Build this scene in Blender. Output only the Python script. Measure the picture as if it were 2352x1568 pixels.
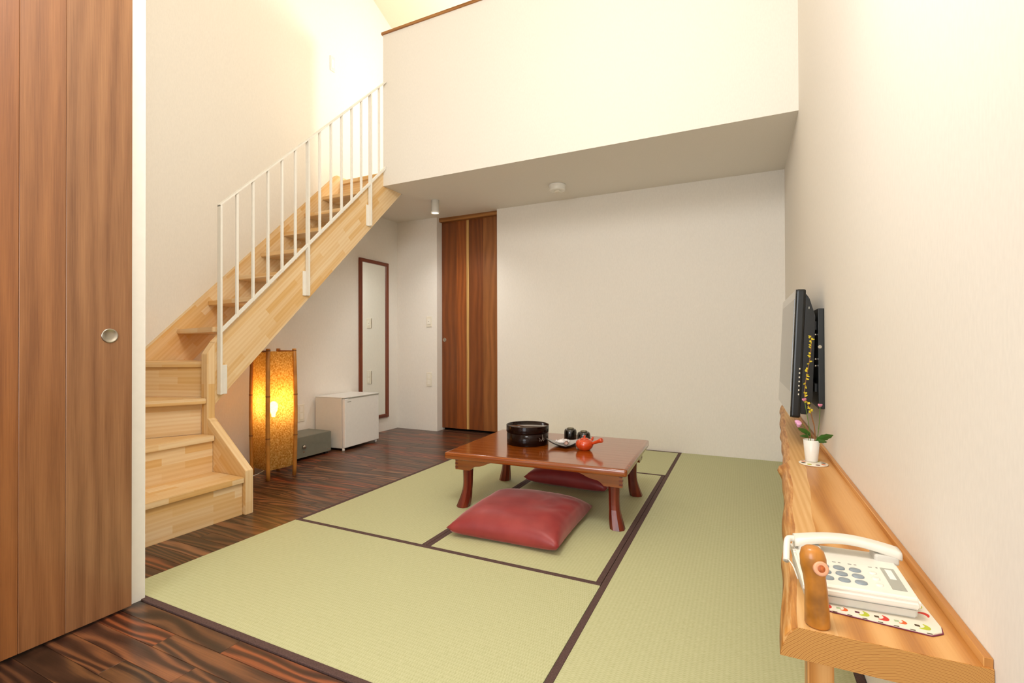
import bpy, bmesh, math, random
from mathutils import Vector, Matrix, noise
random.seed(7)
for o in list(bpy.data.objects): bpy.data.objects.remove(o, do_unlink=True)
scene = bpy.context.scene
COL = scene.collection
PI = math.pi

# ------------------------------------------------------------------ camera
FPX, YAW, PITCH, ROLL = 1108.73, 0.44594, 0.00585, -0.00296
cam_d = bpy.data.cameras.new('camera'); cam = bpy.data.objects.new('camera', cam_d); COL.objects.link(cam)
cam_d.sensor_width = 36.0; cam_d.sensor_fit = 'HORIZONTAL'; cam_d.lens = FPX / 2352 * 36.0
cam_d.clip_start = 0.02
fw = Vector((-math.sin(YAW) * math.cos(PITCH), math.cos(YAW) * math.cos(PITCH), math.sin(PITCH)))
rt = Vector((math.cos(YAW), math.sin(YAW), 0)); up = rt.cross(fw)
rt, up = rt * math.cos(ROLL) + up * math.sin(ROLL), up * math.cos(ROLL) - rt * math.sin(ROLL)
m = Matrix((rt, up, -fw)).transposed().to_4x4(); m.translation = Vector((0, 0, 1.0))
cam.matrix_world = m
scene.camera = cam

# ------------------------------------------------------------------ world, lights, exposure
w = bpy.data.worlds.new('world'); scene.world = w; w.use_nodes = True
w.node_tree.nodes['Background'].inputs[0].default_value = (0.75, 0.85, 1.0, 1)
w.node_tree.nodes['Background'].inputs[1].default_value = 1.0
vs = scene.view_settings
vs.view_transform = 'Standard'; vs.look = 'None'; vs.gamma = 1; vs.use_curve_mapping = False
vs.exposure = 0.10

def light(name, kind, loc, energy, color, rot=(0, 0, 0), **kw):
    d = bpy.data.lights.new(name, kind); d.energy = energy; d.color = color
    for k, v in kw.items(): setattr(d, k, v)
    o = bpy.data.objects.new(name, d); COL.objects.link(o); o.location = loc; o.rotation_euler = rot
    return o
WARM = (1.0, 0.98, 0.955)
# daylight through the window in the wall behind the camera
light('window_daylight', 'AREA', (-0.75, -1.93, 1.35), 54, (0.93, 0.97, 1.0), (PI / 2, 0, 0), shape='RECTANGLE', size=1.3, size_y=1.9)
# unseen soft fill light added overhead to balance the room's brightness
light('room_fill_light', 'POINT', (-0.6, 0.6, 3.15), 118, WARM, shadow_soft_size=0.35)
# unseen spot added to brighten the right wall, standing in for bounced flash
light('wall_bounce_fill', 'SPOT', (-1.2, 0.2, 2.6), 45, WARM, (Vector((0.325, 1.0, 2.0)) - Vector((-1.2, 0.2, 2.6))).to_track_quat('-Z', 'Y').to_euler(), spot_size=math.radians(50), spot_blend=1.0, shadow_soft_size=0.08)
# lamp up in the loft
light('loft_lamp_light', 'POINT', (-1.9, 3.95, 3.80), 62, (1.0, 0.95, 0.84), shadow_soft_size=0.11)

# ------------------------------------------------------------------ node helpers
def srgb(h):
    h = h.lstrip('#'); c = [int(h[i:i + 2], 16) / 255 for i in (0, 2, 4)]
    return tuple((x / 12.92 if x <= .04045 else ((x + .055) / 1.055) ** 2.4) for x in c) + (1.0,)

class NT:
    def __init__(s, name):
        s.m = bpy.data.materials.new(name); s.m.use_nodes = True
        s.t = s.m.node_tree; s.b = s.t.nodes['Principled BSDF']; s.out = s.t.nodes['Material Output']
    def n(s, typ, **kw):
        nd = s.t.nodes.new('ShaderNode' + typ)
        for k, v in kw.items():
            if k.startswith('_'): nd.inputs[k[1:].replace('_', ' ')].default_value = v
            else: setattr(nd, k, v)
        return nd
    def l(s, a, b): s.t.links.new(a, b)
    def math(s, op, a, b=None, c=None):
        nd = s.n('Math', operation=op)
        for i, v in enumerate((a, b, c)):
            if v is None: continue
            if hasattr(v, 'is_linked'): s.l(v, nd.inputs[i])
            else: nd.inputs[i].default_value = v
        return nd.outputs[0]
    def ramp(s, fac, stops):
        r = s.n('ValToRGB'); e = r.color_ramp.elements
        while len(e) < len(stops): e.new(0.5)
        for el, (p, c) in zip(e, stops): el.position = p; el.color = c
        s.l(fac, r.inputs[0]); return r.outputs[0]
    def mix(s, fac, a, b, mode='MIX'):
        nd = s.n('Mix', data_type='RGBA', blend_type=mode)
        for i, v in ((0, fac), (6, a), (7, b)):
            if hasattr(v, 'is_linked'): s.l(v, nd.inputs[i])
            else: nd.inputs[i].default_value = v
        return nd.outputs[2]
    def set(s, **kw):
        for k, v in kw.items(): s.b.inputs[k.replace('_', ' ')].default_value = v
        return s

def plain(name, col, rough=0.5, metal=0.0, noise_amt=0.012, scale=30, bump=0.0, spec=0.5, coat=0.0, sheen=0.0):
    t = NT(name); c = srgb(col) if isinstance(col, str) else col
    tc = t.n('TexCoord'); nz = t.n('TexNoise', _Scale=scale, _Detail=3.0); t.l(tc.outputs['Object'], nz.inputs['Vector'])
    d = tuple(x * (1 - noise_amt * 2) for x in c[:3]) + (1,); e = tuple(min(1, x * (1 + noise_amt)) for x in c[:3]) + (1,)
    t.l(t.ramp(nz.outputs['Fac'], [(0.3, d), (0.7, e)]), t.b.inputs['Base Color'])
    t.set(Roughness=rough, Metallic=metal); t.b.inputs['Specular IOR Level'].default_value = spec
    t.b.inputs['Coat Weight'].default_value = coat; t.b.inputs['Sheen Weight'].default_value = sheen
    if bump:
        bp = t.n('Bump', _Strength=bump, _Distance=0.002); t.l(nz.outputs['Fac'], bp.inputs['Height']); t.l(bp.outputs[0], t.b.inputs['Normal'])
    return t.m

def wood(name, dark, mid, lite, freq=40, amp=1.6, stretch=1.4, rough=0.45, coat=0.0, lam=None, tones=None, contrast=1.0, bump=0.06, spec=0.5):
    """grain runs along U of the UV map (metres)"""
    t = NT(name)
    uv = t.n('UVMap', uv_map='UVMap'); oi = t.n('ObjectInfo')
    sep = t.n('SeparateXYZ'); t.l(uv.outputs[0], sep.inputs[0])
    rnd = oi.outputs['Random']
    u = t.math('ADD', sep.outputs[0], t.math('MULTIPLY', rnd, 37.0)); v = t.math('ADD', sep.outputs[1], t.math('MULTIPLY', rnd, 11.0))
    def vec(a, b):
        c = t.n('CombineXYZ'); t.l(t.math('MULTIPLY', u, a), c.inputs[0]); t.l(t.math('MULTIPLY', v, b), c.inputs[1]); return c.outputs[0]
    n1 = t.n('TexNoise', _Scale=1.0, _Detail=2.0); t.l(vec(stretch, stretch * 5), n1.inputs['Vector'])
    ph = t.math('ADD', t.math('MULTIPLY', v, freq * 2 * PI), t.math('MULTIPLY', n1.outputs['Fac'], amp * 2 * PI))
    ring = t.math('MULTIPLY_ADD', t.math('SINE', ph), 0.5, 0.5)
    n2 = t.n('TexNoise', _Scale=1.0, _Detail=4.0, _Roughness=0.65); t.l(vec(5, 260), n2.inputs['Vector'])
    n3 = t.n('TexNoise', _Scale=1.0, _Detail=3.0); t.l(vec(1.5, 22), n3.inputs['Vector'])
    f = t.math('ADD', t.math('MULTIPLY', ring, 0.38 * contrast), t.math('ADD', t.math('MULTIPLY', n2.outputs['Fac'], 0.42), t.math('MULTIPLY', n3.outputs['Fac'], 0.35)))
    f = t.math('SUBTRACT', f, 0.10)
    col = t.ramp(f, [(0.15, srgb(dark)), (0.5, srgb(mid)), (0.85, srgb(lite))])
    if tones:
        stops = [(i / len(tones), srgb(c)) for i, c in enumerate(tones)]
        r2 = t.math('FRACT', t.math('MULTIPLY', rnd, 7.31))
        tn = t.ramp(r2, stops); tn.node.color_ramp.interpolation = 'CONSTANT'
        col = t.mix(1.0, col, tn, 'MULTIPLY')
    if lam:
        br = t.n('TexBrick', offset=0.37, _Scale=1.0, _Mortar_Size=0.0, _Bias=0.0, _Brick_Width=lam[0], _Row_Height=lam[1])
        br.inputs['Color1'].default_value = srgb(lam[2]); br.inputs['Color2'].default_value = srgb(lam[3])
        t.l(vec(1, 1), br.inputs['Vector']); col = t.mix(1.0, col, br.outputs['Color'], 'MULTIPLY')
    t.l(col, t.b.inputs['Base Color'])
    t.set(Roughness=rough); t.b.inputs['Coat Weight'].default_value = coat; t.b.inputs['Coat Roughness'].default_value = 0.12
    t.b.inputs['Specular IOR Level'].default_value = spec
    bp = t.n('Bump', _Strength=bump, _Distance=0.001); t.l(n2.outputs['Fac'], bp.inputs['Height']); t.l(bp.outputs[0], t.b.inputs['Normal'])
    return t.m

def wallpaper(name, col):
    t = NT(name); tc = t.n('TexCoord')
    mp = t.n('Mapping'); mp.inputs['Scale'].default_value = (160, 160, 45); t.l(tc.outputs['Object'], mp.inputs[0])
    nz = t.n('TexNoise', _Scale=1.0, _Detail=3.0); t.l(mp.outputs[0], nz.inputs['Vector'])
    c = srgb(col); d = tuple(x * .965 for x in c[:3]) + (1,)
    t.l(t.ramp(nz.outputs['Fac'], [(0.35, d), (0.65, c)]), t.b.inputs['Base Color']); t.set(Roughness=0.85)
    t.b.inputs['Specular IOR Level'].default_value = 0.2
    bp = t.n('Bump', _Strength=0.15, _Distance=0.001); t.l(nz.outputs['Fac'], bp.inputs['Height']); t.l(bp.outputs[0], t.b.inputs['Normal'])
    return t.m

def tatami_mat_material():
    t = NT('tatami_rush'); uv = t.n('UVMap', uv_map='UVMap'); sep = t.n('SeparateXYZ'); t.l(uv.outputs[0], sep.inputs[0])
    u, v = sep.outputs[0], sep.outputs[1]
    row = t.math('MULTIPLY_ADD', t.math('SINE', t.math('MULTIPLY', v, 2 * PI / 0.0155)), 0.5, 0.5)
    par = t.math('MULTIPLY', t.math('FLOOR', t.math('DIVIDE', v, 0.0155)), PI)
    fine = t.math('MULTIPLY_ADD', t.math('SINE', t.math('ADD', t.math('MULTIPLY', u, 2 * PI / 0.009), par)), 0.5, 0.5)
    hgt = t.math('ADD', t.math('POWER', row, 0.4), t.math('MULTIPLY', fine, 0.35))
    c = t.n('CombineXYZ'); t.l(t.math('MULTIPLY', u, 300), c.inputs[0]); t.l(t.math('MULTIPLY', v, 40), c.inputs[1])
    nz = t.n('TexNoise', _Scale=1.0, _Detail=2.0); t.l(c.outputs[0], nz.inputs['Vector'])
    f = t.math('ADD', t.math('MULTIPLY', row, 0.12), t.math('ADD', t.math('MULTIPLY', nz.outputs['Fac'], 0.68), t.math('MULTIPLY', fine, 0.2)))
    t.l(t.ramp(f, [(0.1, srgb('#aaab78')), (0.55, srgb('#c2c296')), (0.95, srgb('#cfcea6'))]), t.b.inputs['Base Color'])
    t.set(Roughness=0.6); t.b.inputs['Specular IOR Level'].default_value = 0.35
    bp = t.n('Bump', _Strength=0.14, _Distance=0.0012); t.l(hgt, bp.inputs['Height']); t.l(bp.outputs[0], t.b.inputs['Normal'])
    return t.m

def heri_material():
    t = NT('tatami_border_cloth'); tc = t.n('TexCoord')
    nz = t.n('TexNoise', _Scale=220.0, _Detail=2.0); t.l(tc.outputs['Object'], nz.inputs['Vector'])
    t.l(t.ramp(nz.outputs['Fac'], [(0.3, srgb('#46302c')), (0.7, srgb('#5f4640'))]), t.b.inputs['Base Color']); t.set(Roughness=0.8)
    return t.m

M = {}
M['wall'] = wallpaper('cream_wallpaper', '#f0eae0')
M['ceil'] = wallpaper('ceiling_paper', '#e6dcc8')
M['white_trim'] = plain('white_trim_paint', '#f0ece2', 0.5)
M['brown_trim'] = wood('brown_trim_wood', '#7a4a22', '#a06a34', '#b98448', freq=20, rough=0.45)
M['walnut'] = wood('walnut_door', '#6e4528', '#9a6c46', '#bd9062', freq=16, amp=4.0, stretch=0.5, contrast=0.34, rough=0.38, coat=0.25, bump=0.05,
                   tones=['#ffffff', '#ffe6c0', '#eedccc', '#fff2e0', '#f8e2cc'])
M['walnut_back'] = wood('walnut_back_door', '#74441f', '#9e6232', '#bb8044', freq=16, amp=4.0, contrast=0.42, stretch=0.5, rough=0.4, coat=0.1,
                        tones=['#ffffff', '#ffe0b8', '#d8c0a8', '#fff0d8', '#f0d0b4'])
M['sapwood'] = wood('pale_sapwood', '#a87a44', '#c89a58', '#d8b070', freq=30, rough=0.45)
M['floor'] = wood('dark_floor_board', '#20130d', '#58382a', '#a06c48', freq=26, amp=7.5, stretch=1.0, rough=0.38, coat=0.2, contrast=1.25, bump=0.08,
                  tones=['#ffffff', '#d8ccbc', '#b8b0a4', '#ffcfae', '#bcbcac', '#e8d8cc', '#a8a098', '#ffbe98'])
M['subfloor'] = plain('subfloor', '#1a120e', 0.8)
M['tatami'] = tatami_mat_material(); M['heri'] = heri_material()
M['stair'] = wood('stair_laminated_wood', '#ecca98', '#f6dcb2', '#fbe8ca', freq=40, amp=1.2, rough=0.42, coat=0.1, contrast=0.5, lam=(0.34, 0.042, '#ffffff', '#f2dcb4'), bump=0.03)
M['white_metal'] = plain('white_painted_steel', '#f4f0e6', 0.35, spec=0.5)
M['steel'] = plain('brushed_steel', '#b8b2a6', 0.28, 1.0)
M['table'] = wood('red_lacquered_wood', '#703208', '#95480f', '#b0621c', freq=16, amp=2.0, stretch=0.7, rough=0.16, coat=0.7, bump=0.01, contrast=0.7)
M['table_leg'] = wood('dark_red_leg_wood', '#54180a', '#702410', '#883614', freq=20, rough=0.3, coat=0.12, bump=0.01)
M['shelf'] = wood('oiled_cedar', '#a86a2a', '#c88a44', '#dca664', freq=16, amp=6.0, stretch=0.35, rough=0.4, coat=0.1, contrast=1.4, bump=0.03)
M['shelf_sap'] = wood('pale_cedar_sapwood', '#cf9a58', '#deb074', '#e8c088', freq=60, amp=0.7, stretch=0.5, rough=0.45, contrast=0.7, bump=0.03)
def bark():
    t = NT('cedar_live_edge'); tc = t.n('TexCoord'); mp = t.n('Mapping'); mp.inputs['Scale'].default_value = (70, 5, 70); t.l(tc.outputs['Object'], mp.inputs[0])
    nz = t.n('TexNoise', _Scale=1.0, _Detail=4.0, _Roughness=.6); t.l(mp.outputs[0], nz.inputs['Vector'])
    t.l(t.ramp(nz.outputs['Fac'], [(0.32, srgb('#9a5c1e')), (0.5, srgb('#c4843a')), (0.68, srgb('#e0b274'))]), t.b.inputs['Base Color']); t.set(Roughness=.45)
    bp = t.n('Bump', _Strength=.2, _Distance=.002); t.l(nz.outputs['Fac'], bp.inputs['Height']); t.l(bp.outputs[0], t.b.inputs['Normal']); return t.m
M['shelf_bark'] = bark()
M['stump'] = plain('polished_branch_wood', '#b9772a', 0.35, noise_amt=0.22, scale=28, coat=0.2)
M['knot_ring'] = plain('pink_cut_wood', '#e3a680', 0.5); M['knot_core'] = plain('orange_heartwood', '#c2642c', 0.5, noise_amt=.2, scale=200)
M['crimson'] = None
M['lacquer'] = plain('black_lacquer', '#1a0804', 0.14, coat=0.0, spec=.18, noise_amt=.15, scale=8)
M['lacquer_in'] = plain('brown_lacquer_lid', '#3a2418', 0.12, coat=1.0)
M['silver_ink'] = plain('silver_ink', '#8d8577', 0.35, 0.6)
M['cup'] = plain('black_glazed_stoneware', '#17120c', 0.12, coat=0.6, noise_amt=.3, scale=60)
M['cup_foot'] = plain('olive_glaze', '#6a624a', 0.2, coat=0.5)
M['pot'] = plain('vermilion_glaze', '#cf4414', 0.16, coat=0.6, noise_amt=.06)
M['porcelain'] = plain('white_porcelain', '#efe9e4', 0.25, coat=0.4)
M['black_glaze'] = plain('black_plate_underside', '#0f0b0a', 0.2, coat=0.5)
M['wrapper'] = plain('white_sweet_wrapper', '#e9e2de', 0.45, noise_amt=.08, scale=80); M['wrapper2'] = plain('brown_sweet_wrapper', '#a88070', 0.4, noise_amt=.2, scale=120)
M['fridge'] = plain('white_enamel', '#f0eee8', 0.35); M['fridge_side'] = plain('grey_white_enamel', '#e0dcd0', 0.45)
M['gasket'] = plain('grey_gasket', '#a8a59a', 0.6); M['black'] = plain('black_rubber', '#0c0a09', 0.6)
M['safe'] = plain('grey_green_steel', '#77776a', 0.45, noise_amt=.03)
M['chrome'] = plain('chrome', '#d8d4ca', 0.15, 1.0)
M['bamboo'] = plain('dark_bamboo', '#bd7c30', 0.4, noise_amt=.12, scale=14, coat=.1); M['bamboo_node'] = plain('bamboo_node', '#7e4c1a', 0.5)
M['tv'] = plain('black_tv_plastic', '#0e0f0e', 0.28); M['tv_bezel'] = plain('dark_glossy_bezel', '#2a2a28', 0.08, coat=.6)
M['screen'] = plain('tv_screen_glass', '#1c1e20', 0.06, spec=1.0, noise_amt=0)
M['bracket'] = plain('black_steel_bracket', '#141818', 0.4)
M['phone'] = plain('white_phone_plastic', '#e9e3d6', 0.32); M['phone_base'] = plain('grey_phone_plastic', '#cfcabf', 0.4)
M['key'] = plain('slate_key', '#8a949a', 0.3); M['phone_grey'] = plain('phone_grey_panel', '#a7a69a', 0.4); M['ink'] = plain('grey_print', '#8f8d88', 0.6)
M['plate'] = plain('ivory_switch_plate', '#ece4d2', 0.4); M['plate_key'] = plain('ivory_switch_rocker', '#f4eee0', 0.35)
M['vase'] = plain('white_ceramic_vase', '#efebe2', 0.3)
M['stem'] = plain('green_stem', '#5c7a2c', 0.5, noise_amt=.1); M['twig'] = plain('brown_twig', '#8a5a2c', 0.6, noise_amt=.15)
M['leaf'] = plain('green_leaf', '#3d6b22', 0.45, noise_amt=.15); M['yellow'] = plain('yellow_petal', '#d2bc1c', 0.5); M['pink'] = plain('pink_petal', '#e08aa6', 0.5, noise_amt=.08); M['pink2'] = plain('lilac_petal', '#e3a6cc', 0.5)
M['mat_green'] = plain('mat_green_print', '#b7bd35', 0.8); M['mat_red'] = plain('mat_red_print', '#cf3a2c', 0.8); M['mat_orange'] = plain('mat_orange_print', '#d8622c', 0.8)
M['mat_grey'] = plain('mat_sage_print', '#aab892', 0.8); M['mat_maroon'] = plain('mat_maroon_print', '#5f2030', 0.8); M['mat_dark'] = plain('mat_dark_print', '#4a3820', 0.8)
M['mat_cloth'] = plain('mat_cream_cloth', '#e8dfcc', 0.85, bump=.1, scale=300); M['mat_edge'] = plain('mat_plum_edge', '#7a2a44', 0.8)
M['cord'] = plain('white_cord', '#e8e2d4', 0.5)

def mirror_mat():
    t = NT('mirror_glass'); t.set(Metallic=1.0, Roughness=0.015); t.b.inputs['Base Color'].default_value = (0.88, 0.91, 0.87, 1); return t.m
M['mirror'] = mirror_mat()
M['mirror_frame'] = wood('mirror_frame_wood', '#5a2410', '#74341a', '#8a4522', freq=20, rough=0.35)
def emit(name, col, s):
    t = NT(name); t.b.inputs['Base Color'].default_value = (*col, 1); t.b.inputs['Emission Color'].default_value = (*col, 1); t.b.inputs['Emission Strength'].default_value = s; return t.m
M['bulb'] = emit('warm_bulb', (1.0, 0.8, 0.45), 30.0)
M['led'] = emit('downlight_glow', (1.0, 0.9, 0.7), 6.0)
def satin():
    t = NT('crimson_satin'); tc = t.n('TexCoord'); nz = t.n('TexNoise', _Scale=9.0, _Detail=3.0); t.l(tc.outputs['Object'], nz.inputs['Vector'])
    t.l(t.ramp(nz.outputs['Fac'], [(0.3, srgb('#86282a')), (0.7, srgb('#9c3836'))]), t.b.inputs['Base Color'])
    t.set(Roughness=0.42); t.b.inputs['Sheen Weight'].default_value = 0.6; t.b.inputs['Sheen Tint'].default_value = (1, .55, .55, 1); t.b.inputs['Sheen Roughness'].default_value = 0.35
    return t.m
M['crimson'] = satin()
def paper():
    t = NT('handmade_lamp_paper'); tc = t.n('TexCoord')
    n1 = t.n('TexNoise', _Scale=90.0, _Detail=4.0, _Roughness=0.7); t.l(tc.outputs['Object'], n1.inputs['Vector'])
    vo = t.n('TexVoronoi', feature='DISTANCE_TO_EDGE', _Scale=60.0); t.l(tc.outputs['Object'], vo.inputs['Vector'])
    f = t.math('ADD', n1.outputs['Fac'], t.math('MULTIPLY', vo.outputs['Distance'], 0.4))
    col = t.ramp(f, [(0.42, srgb('#a8762c')), (0.75, srgb('#e8c47a'))])
    tr = t.n('BsdfTranslucent'); t.l(col, tr.inputs[0]); di = t.n('BsdfDiffuse'); t.l(col, di.inputs[0])
    tp = t.n('BsdfTransparent'); tp.inputs[0].default_value = (1, .85, .5, 1)
    a = t.n('MixShader'); a.inputs[0].default_value = 0.5; t.l(di.outputs[0], a.inputs[1]); t.l(tr.outputs[0], a.inputs[2])
    b = t.n('MixShader'); b.inputs[0].default_value = 0.10; t.l(a.outputs[0], b.inputs[1]); t.l(tp.outputs[0], b.inputs[2])
    t.l(b.outputs[0], t.out.inputs['Surface']); return t.m
M['paper'] = paper()
def glass():
    t = NT('window_glass'); t.set(Roughness=0.0); t.b.inputs['Transmission Weight'].default_value = 1.0; t.b.inputs['IOR'].default_value = 1.02; return t.m
M['glass'] = glass()

# ------------------------------------------------------------------ mesh helpers (all add to a bmesh)
def BM(): return bmesh.new()
def box(bm, x0, x1, y0, y1, z0, z1, bev=0.0, seg=2):
    b = bmesh.new(); vs = [b.verts.new((x, y, z)) for x in (x0, x1) for y in (y0, y1) for z in (z0, z1)]
    for f in ((0, 1, 3, 2), (4, 6, 7, 5), (0, 4, 5, 1), (2, 3, 7, 6), (0, 2, 6, 4), (1, 5, 7, 3)): b.faces.new([vs[i] for i in f])
    if bev: bmesh.ops.bevel(b, geom=b.edges[:], offset=bev, segments=seg, affect='EDGES', profile=0.6)
    return merge(bm, b)
def merge(bm, b, mat=None):
    if mat is not None: bmesh.ops.transform(b, matrix=mat, verts=b.verts[:])
    mp = {}
    for v in b.verts: mp[v] = bm.verts.new(v.co)
    for f in b.faces:
        try: nf = bm.faces.new([mp[v] for v in f.verts]); nf.smooth = f.smooth
        except ValueError: pass
    b.free(); return bm
def prism(bm, pts, axis, a0, a1, bev=0.0):
    """polygon pts (2D) extruded along axis: 'x' pts=(y,z), 'y' pts=(x,z), 'z' pts=(x,y)"""
    P = {'x': lambda p, a: (a, p[0], p[1]), 'y': lambda p, a: (p[0], a, p[1]), 'z': lambda p, a: (p[0], p[1], a)}[axis]
    b = bmesh.new(); A = [b.verts.new(P(p, a0)) for p in pts]; B = [b.verts.new(P(p, a1)) for p in pts]; n = len(pts)
    b.faces.new(A); b.faces.new(B[::-1])
    for i in range(n): b.faces.new((A[i], B[i], B[(i + 1) % n], A[(i + 1) % n]))
    bmesh.ops.recalc_face_normals(b, faces=b.faces[:])
    if bev: bmesh.ops.bevel(b, geom=b.edges[:], offset=bev, segments=2, affect='EDGES')
    return merge(bm, b)
def lathe(bm, prof, cx=0, cy=0, seg=32, a0=0, cap=True):
    b = bmesh.new(); rings = []
    for r, z in prof:
        if r < 1e-5: rings.append([b.verts.new((cx, cy, z))])
        else: rings.append([b.verts.new((cx + r * math.cos(a0 + 2 * PI * i / seg), cy + r * math.sin(a0 + 2 * PI * i / seg), z)) for i in range(seg)])
    for A, B in zip(rings, rings[1:]):
        for i in range(seg):
            j = (i + 1) % seg
            if len(A) == 1 and len(B) == 1: continue
            if len(A) == 1: f = b.faces.new((A[0], B[j], B[i]))
            elif len(B) == 1: f = b.faces.new((A[i], A[j], B[0]))
            else: f = b.faces.new((A[i], A[j], B[j], B[i]))
            f.smooth = True
    if cap:
        if len(rings[0]) > 1: b.faces.new(rings[0][::-1])
        if len(rings[-1]) > 1: b.faces.new(rings[-1])
    bmesh.ops.recalc_face_normals(b, faces=b.faces[:])
    return merge(bm, b)
def tube(bm, pts, rad, seg=8, cap=True):
    pts = [Vector(p) for p in pts]; rad = rad if isinstance(rad, (list, tuple)) else [rad] * len(pts)
    b = bmesh.new(); rings = []; ref = None
    for i, p in enumerate(pts):
        t = (pts[min(i + 1, len(pts) - 1)] - pts[max(i - 1, 0)]).normalized()
        if ref is None: ref = Vector((0, 0, 1)) if abs(t.z) < .9 else Vector((1, 0, 0))
        a = t.cross(ref).normalized(); c = a.cross(t).normalized(); ref = c
        rings.append([b.verts.new(p + (a * math.cos(2 * PI * k / seg) + c * math.sin(2 * PI * k / seg)) * rad[i]) for k in range(seg)])
    for A, B in zip(rings, rings[1:]):
        for k in range(seg):
            f = b.faces.new((A[k], A[(k + 1) % seg], B[(k + 1) % seg], B[k])); f.smooth = True
    if cap: b.faces.new(rings[0][::-1]); b.faces.new(rings[-1])
    bmesh.ops.recalc_face_normals(b, faces=b.faces[:])
    return merge(bm, b)
def smooth_path(pts, n=6):
    pts = [Vector(p) for p in pts]; out = []
    for i in range(len(pts) - 1):
        p0 = pts[max(i - 1, 0)]; p1 = pts[i]; p2 = pts[i + 1]; p3 = pts[min(i + 2, len(pts) - 1)]
        for k in range(n):
            t = k / n
            out.append(0.5 * ((2 * p1) + (p2 - p0) * t + (2 * p0 - 5 * p1 + 4 * p2 - p3) * t * t + (3 * p1 - p0 - 3 * p2 + p3) * t ** 3))
    out.append(pts[-1]); return out
def obb(bm, c, ax, ay, az, hx, hy, hz, bev=0.0):
    """oriented box: centre c, unit axes, half sizes"""
    b = bmesh.new(); box(b, -hx, hx, -hy, hy, -hz, hz, bev)
    mt = Matrix((ax, ay, az)).transposed().to_4x4(); mt.translation = Vector(c)
    return merge(bm, b, mt)

def set_uv(me, g):
    g = Vector(g).normalized(); uvl = me.uv_layers.new(name='UVMap')
    for p in me.polygons:
        n = p.normal; c = n.cross(g)
        if c.length < 0.2:
            a = Vector((0, 0, 1)) if abs(n.z) < .7 else Vector((1, 0, 0)); c = n.cross(a).normalized(); gg = c.cross(n)
        else: c.normalize(); gg = g
        for li in p.loop_indices:
            co = me.vertices[me.loops[li].vertex_index].co
            uvl.data[li].uv = (co.dot(gg), co.dot(c))

def obj(name, bm, mat, parent=None, at=None, grain=(1, 0, 0), smooth=None, loc=None):
    """link a bmesh as one mesh object; 'at' = world point the vertices are given relative to is subtracted (root location)"""
    if at is not None: bmesh.ops.translate(bm, verts=bm.verts[:], vec=-Vector(at))
    bmesh.ops.recalc_face_normals(bm, faces=bm.faces[:])
    me = bpy.data.meshes.new(name); bm.to_mesh(me); bm.free(); me.update()
    set_uv(me, grain)
    if smooth is not None:
        for p in me.polygons: p.use_smooth = smooth
    me.materials.append(M[mat])
    o = bpy.data.objects.new(name, me); COL.objects.link(o)
    if parent: o.parent = parent
    elif at is not None: o.location = at
    if loc is not None: o.location = loc
    return o
def tag(o, label=None, cat=None, group=None, kind=None):
    for k, v in (('label', label), ('category', cat), ('group', group), ('kind', kind)):
        if v: o[k] = v
    return o
def thing(name, label, cat, loc=(0, 0, 0), rz=0, group=None):
    o = bpy.data.objects.new(name, None); COL.objects.link(o); o.location = loc; o.rotation_euler = (0, 0, rz); o.empty_display_size = 0.05
    return tag(o, label, cat, group)
def struct(name, bm, mat, label, cat='structure', at=None, grain=(1, 0, 0)):
    o = obj(name, bm, mat, at=at, grain=grain); return tag(o, label, cat, kind='structure')
def part_label(o, s): o['label'] = s; return o

# ------------------------------------------------------------------ the room shell
XL, XR, YB, YF, XP, YP = -3.76, 0.325, 4.66, -2.0, -2.137, 1.10
HC, LOFT_Y, LOFT_X, HF = 2.47, 3.52, -3.0, 2.68
T = 0.15
b = BM(); box(b, XL - T, XR + T, YF - T, YB + .4, -0.15, -0.013)
floor = struct('floor', b, 'subfloor', 'dark wooden board floor around the tatami mats', 'floor')

def zroof(y): return 4.73 + (YB - y) * 0.425 if y > 1.6 else 4.73 + (YB - 1.6) * 0.425 - (1.6 - y) * 0.425
b = BM(); prism(b, [(YF - T, 0), (YP - .02, 0), (YB + .4, 0), (YB + .4, zroof(YB + .4) + .05), (1.6, zroof(1.6) + .05), (YF - T, zroof(YF - T) + .05)], 'x', XL - T, XL)
struct('wall_left', b, 'wall', 'tall cream wall beside the staircase', 'wall')
b = BM(); prism(b, [(YF - T, -0.013), (YB, -0.013), (YB, zroof(YB) + .05), (1.6, zroof(1.6) + .05), (YF - T, zroof(YF - T) + .05)], 'x', XR, XR + T)
struct('wall_right', b, 'wall', 'cream textured wall behind the plank shelf and television', 'wall')
DX0, DX1, YD = -3.188, -2.405, 4.76
b = BM()
box(b, XL, DX0, YB, YB + .16, -0.013, HC); box(b, DX1, XR + T, YB, YB + .16, -0.013, HC)
box(b, XL, XR + T, YB, YB + .16, HC, zroof(YB) + .05); box(b, XL, -2.2, YB + .36, YB + .4, -0.013, HC); box(b, XL, -2.2, YB + .16, YB + .4, HC, HC + .1); box(b, -2.24, -2.2, YB + .16, YB + .36, -0.013, HC)
struct('wall_back', b, 'wall', 'plain cream wall at the far end with the door recess', 'wall')
b = BM(); prism(b, [(XL, YF), (XP - .1, YF), (XP - .1, YP - .001), (XL, YP - .001)], 'z', -0.013, 6.0); box(b, XP - .1, XP, YF, YP - .066, -.013, 6.0)
struct('wall_partition', b, 'wall', 'wall block beside the large sliding door', 'wall')
b = BM(); box(b, XP - .1, XP, YP - .066, YP, 0, 6.0)
struct('trim_1', b, 'white_trim', 'white end post of the wall beside the large sliding door', 'trim')
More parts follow.
